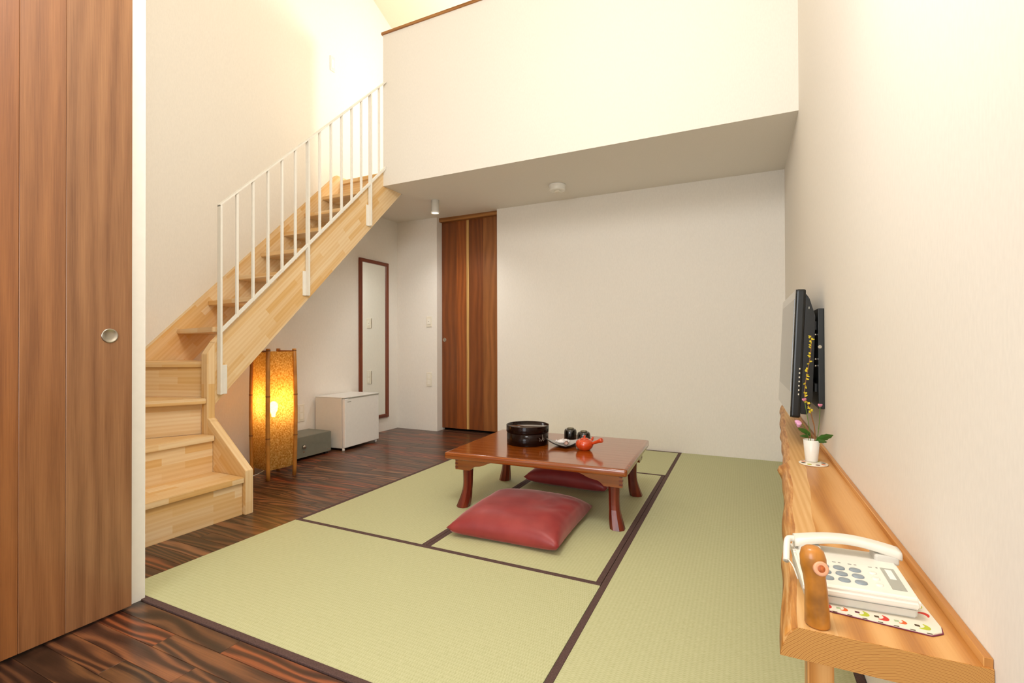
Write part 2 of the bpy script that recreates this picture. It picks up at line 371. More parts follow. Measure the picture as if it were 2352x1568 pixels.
# wall behind the camera with a window
WX0, WX1, WZ0, WZ1 = -1.5, 0.0, 0.35, 2.35
b = BM()
box(b, XP, WX0, YF - T, YF, -.013, 4.5); box(b, WX1, XR, YF - T, YF, -.013, 4.5); box(b, WX0, WX1, YF - T, YF, -.013, WZ0); box(b, WX0, WX1, YF - T, YF, WZ1, 4.5)
struct('wall_front', b, 'wall', 'wall with a window behind the viewer', 'wall')
b = BM()
for x0, x1 in ((WX0, WX0 + .05), (WX1 - .05, WX1), ((WX0 + WX1) / 2 - .025, (WX0 + WX1) / 2 + .025)): box(b, x0, x1, YF - .1, YF - .04, WZ0, WZ1)
box(b, WX0, WX1, YF - .1, YF - .04, WZ0, WZ0 + .05); box(b, WX0, WX1, YF - .1, YF - .04, WZ1 - .05, WZ1)
wn = struct('window_1', b, 'white_trim', 'white framed window behind the viewer', 'window')
for k in range(2):
    x0 = WX0 + .05 + k * 0.725; b = BM(); box(b, x0, x0 + .675, YF - .075, YF - .069, WZ0 + .05, WZ1 - .05); obj('pane', b, 'glass', wn)
# sloping roof ceiling
b = BM()
for a, c in ((YF - T, 1.6), (1.6, YB + .4)): prism(b, [(a, zroof(a)), (c, zroof(c)), (c, zroof(c) + .12), (a, zroof(a) + .12)], 'x', XL - T, XR + T)
struct('ceiling', b, 'ceil', 'sloping cream ceiling above the loft', 'ceiling')
# loft floor and parapet
b = BM(); box(b, LOFT_X, XR, LOFT_Y, YB, HC, HF); box(b, XL, LOFT_X, 3.80, YB, HC, HF)
struct('ceiling_loft', b, 'wall', 'flat underside of the loft above the far end', 'ceiling')
b = BM(); box(b, LOFT_X, XR, LOFT_Y - .002, LOFT_Y + .12, HC - .001, 3.872)
struct('wall_loft', b, 'wall', 'cream parapet wall of the loft', 'wall')
b = BM(); box(b, LOFT_X - .012, XR, LOFT_Y - .014, LOFT_Y + .132, 3.872, 3.895)
struct('trim_2', b, 'brown_trim', 'thin brown wooden cap along the loft parapet', 'trim')

# ------------------------------------------------------------------ floor boards (parts of the floor)
TL, TM, TR_, TF, T1, T2 = -2.312, -1.425, -0.535, 1.085, 1.985, 3.785
PW = 0.075
meshes = {}
def plank(x0, x1, y0, y1):
    key = (round(x1 - x0, 3), round(y1 - y0, 3))
    if key not in meshes:
        bb = BM(); box(bb, 0, x1 - x0 - .0012, 0, y1 - y0 - .0010, -.0125, 0, 0.0008, 1)
        me = bpy.data.meshes.new('floor_board'); bb.to_mesh(me); bb.free(); set_uv(me, (1, 0, 0)); me.materials.append(M['floor']); meshes[key] = me
    o = bpy.data.objects.new('floor_board', meshes[key]); COL.objects.link(o); o.parent = floor; o.location = (x0, y0, 0)
def lay(x0, x1, y0, y1, lens):
    y = y0
    while y < y1 - .01:
        ye = min(y + PW, y1); x = x0 - random.choice((0, .12, .24, .36))
        while x < x1 - .004:
            L = random.choice(lens); xe = min(x + L, x1)
            if x1 - xe < .06: xe = x1
            if xe > x0 + .03: plank(max(x, x0), xe, y, ye)
            x = xe
        y = ye
lay(XL, TL - .002, 1.115, YB, (0.6, 0.84, 0.96))
lay(DX0, DX1, YB, YB + .17, (0.9,))
lay(XP + .0, XR, TF - 1.2, TF - .003, (0.6, 0.72, 0.84))

# ------------------------------------------------------------------ tatami mats
def tatami(x0, x1, y0, y1, long_axis, label, hw=0.026):
    c = ((x0 + x1) / 2, (y0 + y1) / 2, -0.013); g = .0012
    r = thing('tatami_mat', label, 'tatami mat', c, 0, 'tatami mats')
    b = BM(); zt = 0.003
    if long_axis == 'x': box(b, x0 + g, x1 - g, y0 + hw, y1 - hw, -.013, zt, .0008, 1)
    else: box(b, x0 + hw, x1 - hw, y0 + g, y1 - g, -.013, zt, .0008, 1)
    obj('rush_cover', b, 'tatami', r, c, (1, 0, 0) if long_axis == 'x' else (0, 1, 0))
    for s in (0, 1):
        b = BM()
        if long_axis == 'x':
            a = (y0 + g) if s == 0 else y1 - hw; box(b, x0 + g, x1 - g, a, a + hw - g, -.013, zt + .0012, .0008, 1)
        else:
            a = (x0 + g) if s == 0 else x1 - hw; box(b, a, a + hw - g, y0 + g, y1 - g, -.013, zt + .0012, .0008, 1)
        obj('border_cloth', b, 'heri', r, c)
    return r
tatami(TL, TR_, TF, T1, 'x', 'front tatami mat lying crosswise by the large sliding door')
tatami(TL, TM, T1, T2, 'y', 'tatami mat beside the wood floor under the left half of the table')
tatami(TM, TR_, T1, T2, 'y', 'tatami mat carrying the near red cushion')
tatami(TL, TR_, T2, YB - .001, 'x', 'tatami mat lying crosswise behind the table against the far wall')
tatami(TR_, XR - .002, TF, 2.868, 'y', 'near tatami mat running under the plank shelf')
tatami(TR_, XR - .002, 2.868, YB - .001, 'y', 'far tatami mat in the corner below the television')

# ------------------------------------------------------------------ large sliding door (left foreground)
def cap_lathe(bm, prof, centre, axis, seg=28):
    t = bmesh.new(); lathe(t, prof, seg=seg)
    mt = Vector((0, 0, 1)).rotation_difference(Vector(axis)).to_matrix().to_4x4(); mt.translation = Vector(centre)
    return merge(bm, t, mt)
d1 = tag(bpy.data.objects.new('door_1', None), 'large walnut sliding door with a round steel pull, left foreground', 'door', kind='structure'); COL.objects.link(d1); d1.location = (-2.115, .59, 0.012)
for y0, y1 in ((0.13, 0.31), (0.31, 0.50), (0.50, 0.716), (0.716, 0.836), (0.836, 1.036)):
    b = BM(); box(b, -2.131, -2.10, y0 + .0003, y1 - .0003, .012, 2.42, .0012, 1); obj('plank', b, 'walnut', d1, d1.location, (0, 0, 1))
b = BM(); cap_lathe(b, [(0.0, 0.0), (0.012, 0.0003), (0.020, 0.0014), (0.0225, 0.003), (0.0252, 0.003), (0.0265, 0.0015), (0.0265, -0.002)], (-2.099, .963, 1.036), (1, 0, 0))
part_label(obj('round_pull', b, 'steel', d1, d1.location, smooth=True), 'round brushed steel finger pull')

# ------------------------------------------------------------------ back door
d2 = tag(bpy.data.objects.new('door_2', None), 'narrow walnut plank sliding door in the far wall recess', 'door', kind='structure'); COL.objects.link(d2); d2.location = (-2.8, YD + .015, 0.0)
for x0, x1, mt in ((DX0 + .002, -2.984, 'walnut_back'), (-2.984, -2.852, 'walnut_back'), (-2.852, -2.818, 'sapwood'), (-2.818, -2.633, 'walnut_back'), (-2.633, DX1 + .05, 'walnut_back')):
    b = BM(); box(b, x0, x1 - .0008, YD, YD + .03, .03, 2.425, .001, 1); obj('plank', b, mt, d2, d2.location, (0, 0, 1))
b = BM(); cap_lathe(b, [(0.0, 0.0), (0.010, 0.0003), (0.017, 0.0014), (0.0195, 0.003), (0.022, 0.003), (0.023, 0.0015), (0.023, -.002)], (-3.150, YD - .001, 1.055), (0, -1, 0))
part_label(obj('round_pull', b, 'steel', d2, d2.location, smooth=True), 'small round steel finger pull')
b = BM(); box(b, DX0, DX1, YD - .055, YD + .05, 2.425, HC, .001, 1)
struct('trim_3', b, 'brown_trim', 'brown wooden door head above the narrow walnut door', 'trim')

# ------------------------------------------------------------------ staircase
SX0, SX1 = -3.055, -3.0        # outer stringer
RISE = 0.2235; PIV = (-3.03, 1.93)
sc = (-2.9, 1.9, 0.0)
st = thing('staircase', 'pale laminated wood staircase with winder steps and open upper treads', 'staircase', sc)
XI = XL + .04
b = BM(); prism(b, [(1.935, 0.625), (1.935, 1.02), (3.80 - .22, 2.66), (3.80, 2.66), (3.80, 2.488)], 'x', SX0, SX1, .002)
obj('outer_stringer', b, 'stair', st, sc, (0, .7071, .7071))
b = BM(); prism(b, [(1.12, 0.0), (1.12, 0.35), (1.90, 0.955), (3.66, 2.724), (3.79, 2.724), (3.79, 2.47), (1.95, 0.60), (1.95, 0.0)], 'x', XL + .001, XI)
obj('wall_stringer', b, 'stair', st, sc, (0, .7071, .7071))
# newel below the outer stringer and the sloped winder stringer
b = BM(); prism(b, [(SX1, 0.0), (-2.645, 0.0), (-2.645, 0.258), (-2.975, 0.525), (-2.975, 0.53), (SX1, 0.545)], 'y', 1.89, 1.94, .002)
obj('winder_stringer', b, 'stair', st, sc, (.77, 0, -.63))
b = BM(); prism(b, [(1.886, 0), (1.936, 0), (1.936, 1.018), (1.886, .945)], 'x', SX0 - .001, SX1 + .001, .002)
obj('newel', b, 'stair', st, sc, (0, 0, 1))
def wind_pt(ang, r): return (PIV[0] - math.sin(ang) * r, PIV[1] - math.cos(ang) * r)
def tread(pts, z, name='tread', th=0.034, grain=(0, 1, 0)):
    bb = BM(); prism(bb, pts, 'z', z - th, z, .003); return obj(name, bb, 'stair', st, sc, grain)
Y0 = 1.125
# winder treads: nosing lines 1, 2 straight, 3, 4 radiating
n3 = (math.radians(28)); n4 = math.radians(67)
def line_to_y(ang, y): r = (PIV[1] - y) / math.cos(ang); return (PIV[0] - math.sin(ang) * r, y)
def line_to_x(ang, x): r = (PIV[0] - x) / math.sin(ang); return (x, PIV[1] - math.cos(ang) * r)
e3 = line_to_y(n3, Y0); e4 = line_to_x(n4, XI)
tread([(-2.652, Y0), (-2.652, 1.888), (-2.99, 1.888), (-2.99, Y0)], RISE)
tread([(-2.927, Y0), (-2.927, 1.888), (-3.04, 1.888), (e3[0] - .06, Y0)], 2 * RISE)
tread([(-3.002, 1.884), (-3.02, 1.845), e3, (XI, Y0), (XI, e4[1] + .03), (-3.058, 1.925), (-3.058, 1.884)], 3 * RISE, grain=(-.47, -.88, 0))
a4 = (-3.056, 1.925)
tread([a4, e4, (XI, 2.16), (-3.056, 2.02)], 4 * RISE, grain=(-.92, -.39, 0))
def riser(p, q, z0, z1, th=.02):
    d = (Vector((q[0], q[1], 0)) - Vector((p[0], p[1], 0))); L = d.length; d.normalize(); nrm = Vector((d.y, -d.x, 0)); c = (Vector((p[0], p[1], 0)) + Vector((q[0], q[1], 0))) / 2 ; c.z = (z0 + z1) / 2
    bb = BM(); obb(bb, c, d, nrm, Vector((0, 0, 1)), L / 2, th / 2, (z1 - z0) / 2); obj('riser', bb, 'stair', st, sc, tuple(d))
riser((-2.682, Y0), (-2.682, 1.888), 0, RISE - .034)
riser((-2.957, Y0), (-2.957, 1.888), RISE, 2 * RISE - .034)
off = .03
riser((-3.075, 1.895), (e3[0] - off * 1.1, Y0 + .02), 2 * RISE, 3 * RISE - .034)
riser((-3.058, 1.945), (XI, e4[1] + .045), 3 * RISE, 4 * RISE - .034)
# straight treads with open risers
for k in range(5, 12):
    yl = 2.122 + .2255 * (k - 5); yr = yl if k > 6 else (1.955 if k == 5 else 2.26)
    dp = .255
    tread([(XI, yl), (SX0, yr), (SX0, yl + dp), (XI, yl + dp)], k * RISE, grain=(1, 0, 0))
b = BM(); box(b, XI, SX0, 3.705, 3.80, HF - .034, HF + .004, .003); obj('landing_nosing', b, 'stair', st, sc, (1, 0, 0))
b = BM(); box(b, XI, SX0, 3.735, 3.755, HF - .21, HF - .034); obj('riser', b, 'stair', st, sc, (1, 0, 0))

# railing
rc = (-2.97, 2.6, 0.68)
rail = thing('stair_railing', 'white steel railing with thin balusters along the staircase', 'railing', rc)
RX0, RX1 = -2.992, -2.958
RXc = (RX0 + RX1) / 2
def ztop(y): return 1.882 + (y - 1.952) * .985
def zbot(y): return 1.070 + (y - 1.952) * .992
YE = LOFT_Y - .006
for y0, z in ((1.945, ztop), ):
    b = BM(); prism(b, [(1.945, ztop(1.945)), (YE, ztop(YE)), (YE, ztop(YE) + .013), (1.945, ztop(1.945) + .013)], 'x', RX0, RX1, .001); obj('top_rail', b, 'white_metal', rail, rc)
b = BM(); prism(b, [(1.952, zbot(1.952)), (YE, zbot(YE)), (YE, zbot(YE) + .028), (1.952, zbot(1.952) + .028)], 'x', RXc - .006, RXc + .010, .001); obj('bottom_rail', b, 'white_metal', rail, rc)
STEP = .1138
for k in range(14):
    y = 1.952 + STEP * k
    if k in (0, 6, 12):
        zb = {0: .69, 6: 1.375, 12: 2.055}[k]
        b = BM(); box(b, RX0, RX1, y - .007, y + .007, zb, ztop(y), .0015); po = obj('post', b, 'white_metal', rail, rc)
        yc = y + (.03 if k == 0 else 0)
        b = BM(); box(b, -3.0, RX0 + .001, yc - .03, yc + .03, zb - .002, zb + .185, .003); obj('mounting_plate', b, 'white_metal', po)
        po.children[0].data.transform(Matrix.Translation(-Vector(rc)))
    else:
        b = BM(); box(b, RXc - .008, RXc + .008, y - .008, y + .008, zbot(y), ztop(y) + .004, .001, 1); obj('baluster', b, 'white_metal', rail, rc)

# ------------------------------------------------------------------ low table
tz = 0.0042
tb = thing('low_table', 'low red-brown lacquered wooden table with curved legs on the tatami', 'table', (-1.10, 2.895, tz), math.radians(2.2))
TW, TD, TH = .545, .425, .349
b = BM(); box(b, -TW, TW, -TD, TD, TH - .042, TH, .017, 5)
for f in b.faces: f.smooth = abs(f.normal.z) < .99 and f.calc_area() < .02
obj('tabletop', b, 'table', tb)
def leg_profile(sx, sy):
    bb = bmesh.new(); rings = []
    for i in range(11):
        t = i / 10; z = .245 * (1 - t); out = .022 * max(0, (t - .35) / .65) ** 2; ww = .030 - .004 * math.sin(PI * min(1, t * 1.15)) + .007 * max(0, (t - .6) / .4)
        cx = sx * (.452 + out); cy = sy * (.292 + out); r = []
        for a in range(8):
            ang = PI / 8 + a * PI / 4; q = (1.0 if True else 0)
            r.append(bb.verts.new((cx + ww * 1.12 * max(-.93, min(.93, math.cos(ang) * 1.08)), cy + ww * 1.12 * max(-.93, min(.93, math.sin(ang) * 1.08)), z)))
        rings.append(r)
    for A, B in zip(rings, rings[1:]):
        for a in range(8): bb.faces.new((A[a], A[(a + 1) % 8], B[(a + 1) % 8], B[a]))
    bb.faces.new(rings[0]); bb.faces.new(rings[-1][::-1]); return bb
for sx in (-1, 1):
    for sy in (-1, 1):
        obj('leg', leg_profile(sx, sy), 'table_leg', tb, None, (0, 0, 1))
zt0, zt1 = TH - .041, .232
def bracket(sx, sy):
    pr = [(0, zt0), (0, zt1), (.10, zt1)]
    for i in range(1, 6): a = i / 5; pr.append((.10 + .045 * a, zt1 + .028 * math.sin(a * PI / 2)))
    pr += [(.165, zt1 + .031), (.195, zt1 + .040), (.215, zt1 + .050), (.24, zt1 + .058), (.26, zt0 - .008), (.27, zt0)]
    bb = BM(); prism(bb, [(sx * (.508 - p[0]), p[1]) for p in pr], 'y', sy * .352, sy * .328, .0008); obj('corner_bracket', bb, 'table', tb)
    pr2 = [(0, zt0), (0, zt1), (.08, zt1), (.11, zt1 + .03), (.16, zt1 + .04), (.19, zt0)]
    bb = BM(); prism(bb, [(sy * (.327 - p[0]), p[1]) for p in pr2], 'x', sx * .508, sx * .484, .0008); obj('side_bracket', bb, 'table', tb, None, (0, 1, 0))
    for k in range(3):   # finger joints at the corner
        z = zt1 + .010 + k * .022
        bb = BM(); box(bb, min(sx * .5085, sx * .490), max(sx * .5085, sx * .490), min(sy * .3527, sy * .329), max(sy * .3527, sy * .329), z, z + .009); obj('finger_joint', bb, 'table_leg', tb)
for sx in (-1, 1):
    for sy in (-1, 1): bracket(sx, sy)

# ------------------------------------------------------------------ floor cushions
def cushion_mesh(wx, wy, h, seed):
    bb = bmesh.new(); n = 36; top = {}; bot = {}
    for i in range(n + 1):
        for j in range(n + 1):
            u = -1 + 2 * i / n; v = -1 + 2 * j / n
            e = max(0, (1 - u ** 4) * (1 - v ** 4)); puff = e ** .47
            pin = 1 - .055 * (1 - v * v) * abs(u) ** 6 ; piv = 1 - .055 * (1 - u * u) * abs(v) ** 6
            x = u * wx / 2 * pin; y = v * wy / 2 * piv
            w_ = noise.noise(Vector((u * 2.2 + seed, v * 2.2, seed))) * .007 * puff
            wr = math.sin((u * 3 + v * 5 + noise.noise(Vector((u * 2, v * 2, seed))) * 4) * 3.2) * .0022 * puff * max(0, min(1, (u * .8 + v * .5)))
            eg = 1 - puff; edge = noise.noise(Vector((u * 6, v * 6, seed + 5))) * .004 * eg
            top[i, j] = bb.verts.new((x, y, h * (.24 + .72 * puff) + w_ + wr + edge + .012 * (u * u * v * v) ** 3))
            if i in (0, n) or j in (0, n): bot[i, j] = top[i, j]
            else: bot[i, j] = bb.verts.new((x, y, max(0.0, h * .24 * (1 - min(1, puff * 1.25)) + .4 * edge)))
    for i in range(n):
        for j in range(n):
            for d, fl in ((top, False), (bot, True)):
                q = [d[i, j], d[i + 1, j], d[i + 1, j + 1], d[i, j + 1]]
                f = bb.faces.new(q[::-1] if fl else q); f.smooth = True
    return bb
def cushion(loc, rz, label, seed):
    o = obj('floor_cushion', cushion_mesh(.61, .63, .145, seed), 'crimson', loc=loc); o.rotation_euler = (0, 0, rz)
    tag(o, label, 'cushion', 'crimson floor cushions'); return o
cushion((-1.095, 2.435, tz), math.radians(1.5), 'crimson satin floor cushion in front of the low table', 1.3)
cushion((-1.10, 3.455, tz), math.radians(-3), 'crimson floor cushion half hidden behind and under the low table', 4.1)

# ------------------------------------------------------------------ things on the table
ZT = tz + TH + .0004
t = thing('lacquer_box', 'round black lacquer lidded box on the low table', 'box', (-1.276, 2.903, ZT))
b = BM(); lathe(b, [(0, 0), (.134, 0), (.1365, .003), (.1365, .085)], seg=56); obj('body', b, 'lacquer', t)
b = BM(); lathe(b, [(.1366, .080), (.1390, .080), (.1394, .083), (.1394, .121), (.1385, .1225), (.1370, .1215), (.1358, .116), (0, .116)], seg=56, cap=False); lid = obj('lid', b, 'lacquer', t)
b = BM(); lathe(b, [(0, .1168), (.1345, .1168), (.1345, .1162)], seg=48); part_label(obj('lid_panel', b, 'lacquer_in', lid), 'shiny brown lid panel')
b = BM()
for a0, z0, da, dz in ((-.50, .030, .10, .034), (-.44, .034, .02, .040), (-.58, .032, -.03, .024), (-.36, .030, .03, .022)):     # faint silver leaf strokes on the side
    pts = []
    for q in range(7):
        t_ = q / 6; aa = a0 + da * t_ + .05 * math.sin(t_ * PI); pts.append((math.cos(aa) * .1367, math.sin(aa) * .1367, z0 + dz * t_))
    tube(b, pts, [.0006, .0016, .0022, .0018, .0014, .0018, .0005], 6)
part_label(obj('leaf_motif', b, 'silver_ink', t), 'faint silver leaf motif')

def cup(loc, label, sc_=1.0):
    t = thing('tea_cup', label, 'cup', loc, 0, 'upturned tea cups')
    b = BM(); lathe(b, [(.037, 0), (.0415, .002), (.043, .02), (.0425, .055), (.040, .068), (.034, .076), (.022, .0785), (.022, .075), (0, .075)], seg=32); obj('bowl', b, 'cup', t)
    b = BM(); lathe(b, [(.022, .0775), (.0225, .083), (.0205, .083), (.019, .0785), (0, .0785)], seg=28); obj('foot_ring', b, 'cup_foot', t)
cup((-1.050, 3.105, ZT), 'black glazed tea cup, the farther of the two upturned cups')
cup((-0.935, 3.035, ZT), 'black glazed tea cup right behind the red teapot')

t = thing('teapot', 'small vermilion side-handled teapot on the low table', 'teapot', (-.877, 2.860, ZT))
b = BM(); lathe(b, [(0, 0), (.030, 0), (.034, .003), (.046, .014), (.054, .030), (.0545, .042), (.048, .056), (.034, .065), (.026, .067), (.026, .063), (0, .063)], seg=40); obj('body', b, 'pot', t)
b = BM(); lathe(b, [(0, .064), (.026, .065), (.0265, .068), (.018, .0725), (.006, .0745), (.005, .078), (.0085, .082), (.007, .087), (0, .0885)], seg=32); obj('lid', b, 'pot', t)
hd = Vector((.86, -.20, .38)).normalized(); p0 = Vector((.045, -.010, .042))
b = BM(); tube(b, [p0, p0 + hd * .02, p0 + hd * .05, p0 + hd * .075, p0 + hd * .080], [.010, .0085, .0105, .0150, .0125], 16); obj('handle', b, 'pot', t)
sd = Vector((-.25, -.05, .1)); b = BM(); tube(b, [(.02, .045, .04), (.028, .062, .052), (.033, .075, .066)], [.013, .009, .0065], 12); obj('spout', b, 'pot', t)

t = thing('sweets_plate', 'white plate with upswept corners and black underside on the low table', 'plate', (-1.030, 2.918, ZT), math.radians(-19.5))
def leafplate(z_off, under=False):
    bb = bmesh.new(); n = 20; g = {}
    for i in range(n + 1):
        for j in range(n + 1):
            u = -1 + 2 * i / n; v = -1 + 2 * j / n
            r = max(abs(u), abs(v)); z = .006 + .030 * max(0, abs(u * .5 + v * .5)) ** 2.4 + .012 * r ** 4
            g[i, j] = bb.verts.new((u * .080, v * .080, z + z_off))
    for i in range(n):
        for j in range(n): f = bb.faces.new((g[i, j], g[i + 1, j], g[i + 1, j + 1], g[i, j + 1])); f.smooth = True
    if under: bmesh.ops.solidify(bb, geom=bb.faces[:], thickness=.003)
    return bb
o = obj('dish', leafplate(.002, True), 'porcelain', t)
b = leafplate(-.0045, True); obj('underside', b, 'black_glaze', t)
b = BM(); lathe(b, [(.03, 0), (.032, 0), (.034, .006), (0, .006)], seg=24); obj('foot_ring', b, 'black_glaze', t)
def sweet(loc, mat, label, s, rz):
    bb = BM(); bm2 = bmesh.new(); bmesh.ops.create_icosphere(bm2, subdivisions=3, radius=1)
    for v in bm2.verts:
        k = 1 + .12 * noise.noise(v.co * 3 + Vector(loc) * 9); v.co = Vector((v.co.x * s * 1.25 * k, v.co.y * s * .9 * k, (v.co.z * .62 + .60) * s * k))
    for f in bm2.faces: f.smooth = True
    merge(bb, bm2)
    for sg in (-1, 1): tube(bb, [(sg * s * 1.05, 0, .6 * s), (sg * s * 1.35, 0, .65 * s), (sg * s * 1.75, 0, .9 * s)], [s * .25, s * .16, s * .5], 8)
    o = obj('wrapped_sweet', bb, mat, loc=loc); o.rotation_euler = (0, 0, rz); tag(o, label, 'sweet', 'wrapped sweets on the plate')
sweet((-1.050, 2.925, ZT + .012), 'wrapper', 'white wrapped sweet on the plate beside the lacquer box', .021, .5)
sweet((-1.006, 2.893, ZT + .012), 'wrapper2', 'brown wrapped sweet on the plate beside the teapot', .016, 1.9)
sweet((-1.036, 2.965, ZT + .013), 'wrapper', 'white wrapped sweet at the far edge of the plate', .017, 2.6)

# ------------------------------------------------------------------ plank shelf with live edge on the right wall
SZ, SN, SF = .53, .928, 4.30
def edge_x(y):
    P = [(.90, .080), (1.28, .105), (1.46, .120), (1.93, .150), (2.12, .160), (2.20, .156), (2.26, .172), (2.6, .192), (2.97, .208), (3.4, .232), (4.08, .272), (4.4, .285)]
    for (a, xa), (c, xc) in zip(P, P[1:]):
        if y <= c: k = (y - a) / (c - a); k = k * k * (3 - 2 * k); return xa + (xc - xa) * k + .0018 * noise.noise(Vector((y * 5, 0, 0)))
    return P[-1][1]
sh = thing('plank_shelf', 'long cedar plank shelf with a live edge along the right wall', 'shelf', (.2, 2.5, 0))
sat = (.2, 2.5, 0)
ys = [SN + (SF - SN) * i / 130 for i in range(131)]
def strip(x_a, x_b, z_a, z_b, name, mat):
    bb = bmesh.new(); R = []
    for y in ys: R.append([bb.verts.new(p) for p in ((x_a(y), y, SZ), (x_b(y), y, SZ), (x_b(y), y, z_b), (x_a(y), y, z_b))])
    for A, B in zip(R, R[1:]):
        for k in range(4): bb.faces.new((A[k], A[(k + 1) % 4], B[(k + 1) % 4], B[k]))
    bb.faces.new(R[0]); bb.faces.new(R[-1][::-1])
    return obj(name, bb, mat, sh, sat, (0, 1, 0))
def sap_x(y): return min(XR - .03, edge_x(y) + .055 + .012 * noise.noise(Vector((y * 1.3, 3, 0))) + .01 * math.sin(y * 3))
strip(sap_x, lambda y: XR - .001, SZ, SZ - .052, 'heartwood_board', 'shelf')
strip(edge_x, sap_x, SZ, SZ - .052, 'sapwood_band', 'shelf_sap')
bb = bmesh.new(); R = []
for y in ys:
    e = edge_x(y); nz = .003 * noise.noise(Vector((y * 7, 1, 2))); kn = .012 * math.exp(-((y - 2.19) / .03) ** 2)
    R.append([bb.verts.new(p) for p in ((e, y, SZ), (e - .008 - .4 * nz, y, SZ - .005), (e - .017 - nz - kn, y, SZ - .018), (e - .024 + nz - kn, y, SZ - .036), (e - .027 + .5 * nz, y, SZ - .052), (e, y, SZ - .052))])
for A, B in zip(R, R[1:]):
    for k in range(6): f = bb.faces.new((A[k], A[(k + 1) % 6], B[(k + 1) % 6], B[k])); f.smooth = k in (1, 2, 3)
bb.faces.new(R[0]); bb.faces.new(R[-1][::-1])
part_label(obj('live_edge', bb, 'shelf_bark', sh, sat, (0, 1, 0)), 'rough amber live edge')
b = BM(); box(b, XR - .012, XR - .0005, SN + .002, SF, SZ - .0005, SZ + .014, .001, 1); obj('back_strip', b, 'shelf', sh, sat, (0, 1, 0))
def end_grain():
    t = NT('cedar_end_grain'); tc = t.n('TexCoord'); sp = t.n('SeparateXYZ'); t.l(tc.outputs['Object'], sp.inputs[0])
    dx = t.math('SUBTRACT', sp.outputs[0], 0.035); dz = t.math('MULTIPLY', t.math('SUBTRACT', sp.outputs[2], SZ - .125), 1.25)
    nz = t.n('TexNoise', _Scale=22.0, _Detail=3.0); t.l(tc.outputs['Object'], nz.inputs['Vector'])
    r = t.math('ADD', t.math('SQRT', t.math('ADD', t.math('MULTIPLY', dx, dx), t.math('MULTIPLY', dz, dz))), t.math('MULTIPLY', nz.outputs['Fac'], .012))
    f = t.math('MULTIPLY_ADD', t.math('SINE', t.math('MULTIPLY', r, 2 * PI / .0052)), .5, .5)
    t.l(t.ramp(f, [(0.0, srgb('#b9823e')), (0.75, srgb('#c9964e')), (1.0, srgb('#a06428'))]), t.b.inputs['Base Color']); t.set(Roughness=.6); return t.m
M['end_grain'] = end_grain()
e0 = edge_x(SN)
b = BM(); prism(b, [(e0, SZ - .0004), (XR - .001, SZ - .0004), (XR - .001, SZ - .0516), (e0 - .0255, SZ - .0516), (e0 - .022, SZ - .036), (e0 - .015, SZ - .018), (e0 - .006, SZ - .006)], 'y', SN - .0012, SN + .0003)
part_label(obj('end_grain_face', b, 'end_grain', sh, sat, (1, 0, 0)), 'end grain with curved growth rings')
for y in (1.0, 3.3):
    b = BM(); x0 = .098 if y < 2 else .24; box(b, x0, x0 + .040, y - .02, y + .022, 0.004, SZ - .052, .003); obj('leg', b, 'shelf', sh, sat, (0, 0, 1))

# ------------------------------------------------------------------ television on wall bracket
tvp = Vector((.225, 2.88, .955)); tilt = math.radians(2.6)
tv = thing('television', 'black flat television tilted on a wall bracket above the shelf', 'television', tvp)
TVM = Matrix.Rotation(tilt, 4, 'Y')
def tvpart(name, bb, mat, parent=tv):
    bmesh.ops.transform(bb, matrix=TVM, verts=bb.verts[:]); return obj(name, bb, mat, parent, None, (0, 1, 0))
# local frame: screen faces -x, width along y (+-.385), height z (+-.29)
b = BM(); box(b, -.021, .018, -.385, .385, -.288, .288, .010, 3); shell = tvpart('front_shell', b, 'tv')
b = BM()
prism(b, [(.017, -.27), (.017, .27), (.032, .25), (.058, .17), (.062, -.20), (.045, -.27)], 'y', -.375, .375, .004); tvpart('rear_housing', b, 'tv')
b = BM(); box(b, -.0225, -.019, -.383, .383, -.286, .286, .001)
tvpart('bezel', b, 'tv_bezel')
b = BM(); box(b, -.0236, -.0220, -.350, .350, -.175, .245); tvpart('screen', b, 'screen')
for k in range(7):
    b = BM(); box(b, .004, .009, -.3868, -.384, -.185 + k * .019, -.178 + k * .019, .001, 1); tvpart('side_button', b, 'plate')
b = BM(); box(b, .0305, .034, -.3775, -.374, .20, .21); tvpart('vent_mark', b, 'phone_grey')
br = thing('tv_bracket', 'black steel wall bracket behind the television', 'bracket', (XR - .012, 2.88, .93))
b = BM(); box(b, XR - .024, XR - .0005, 2.51, 3.2, .71, 1.155, .003); obj('wall_plate', b, 'bracket', br, br.location)
for z in (.80, 1.08):
    b = BM(); box(b, XR - .034, XR - .024, 2.55, 3.15, z - .02, z + .02, .002); obj('cross_bar', b, 'bracket', br, br.location)
b = BM(); tube(b, [(XR - .018, 2.507, .985), (XR - .018, 2.513, .985)], .0075, 16); obj('bolt', b, 'chrome', br, br.location)
for z in (.90, .93, 1.04):
    b = BM(); tube(b, [(XR - .03, 2.545, z), (XR - .03, 2.551, z)], .003, 10); obj('screw', b, 'chrome', br, br.location)

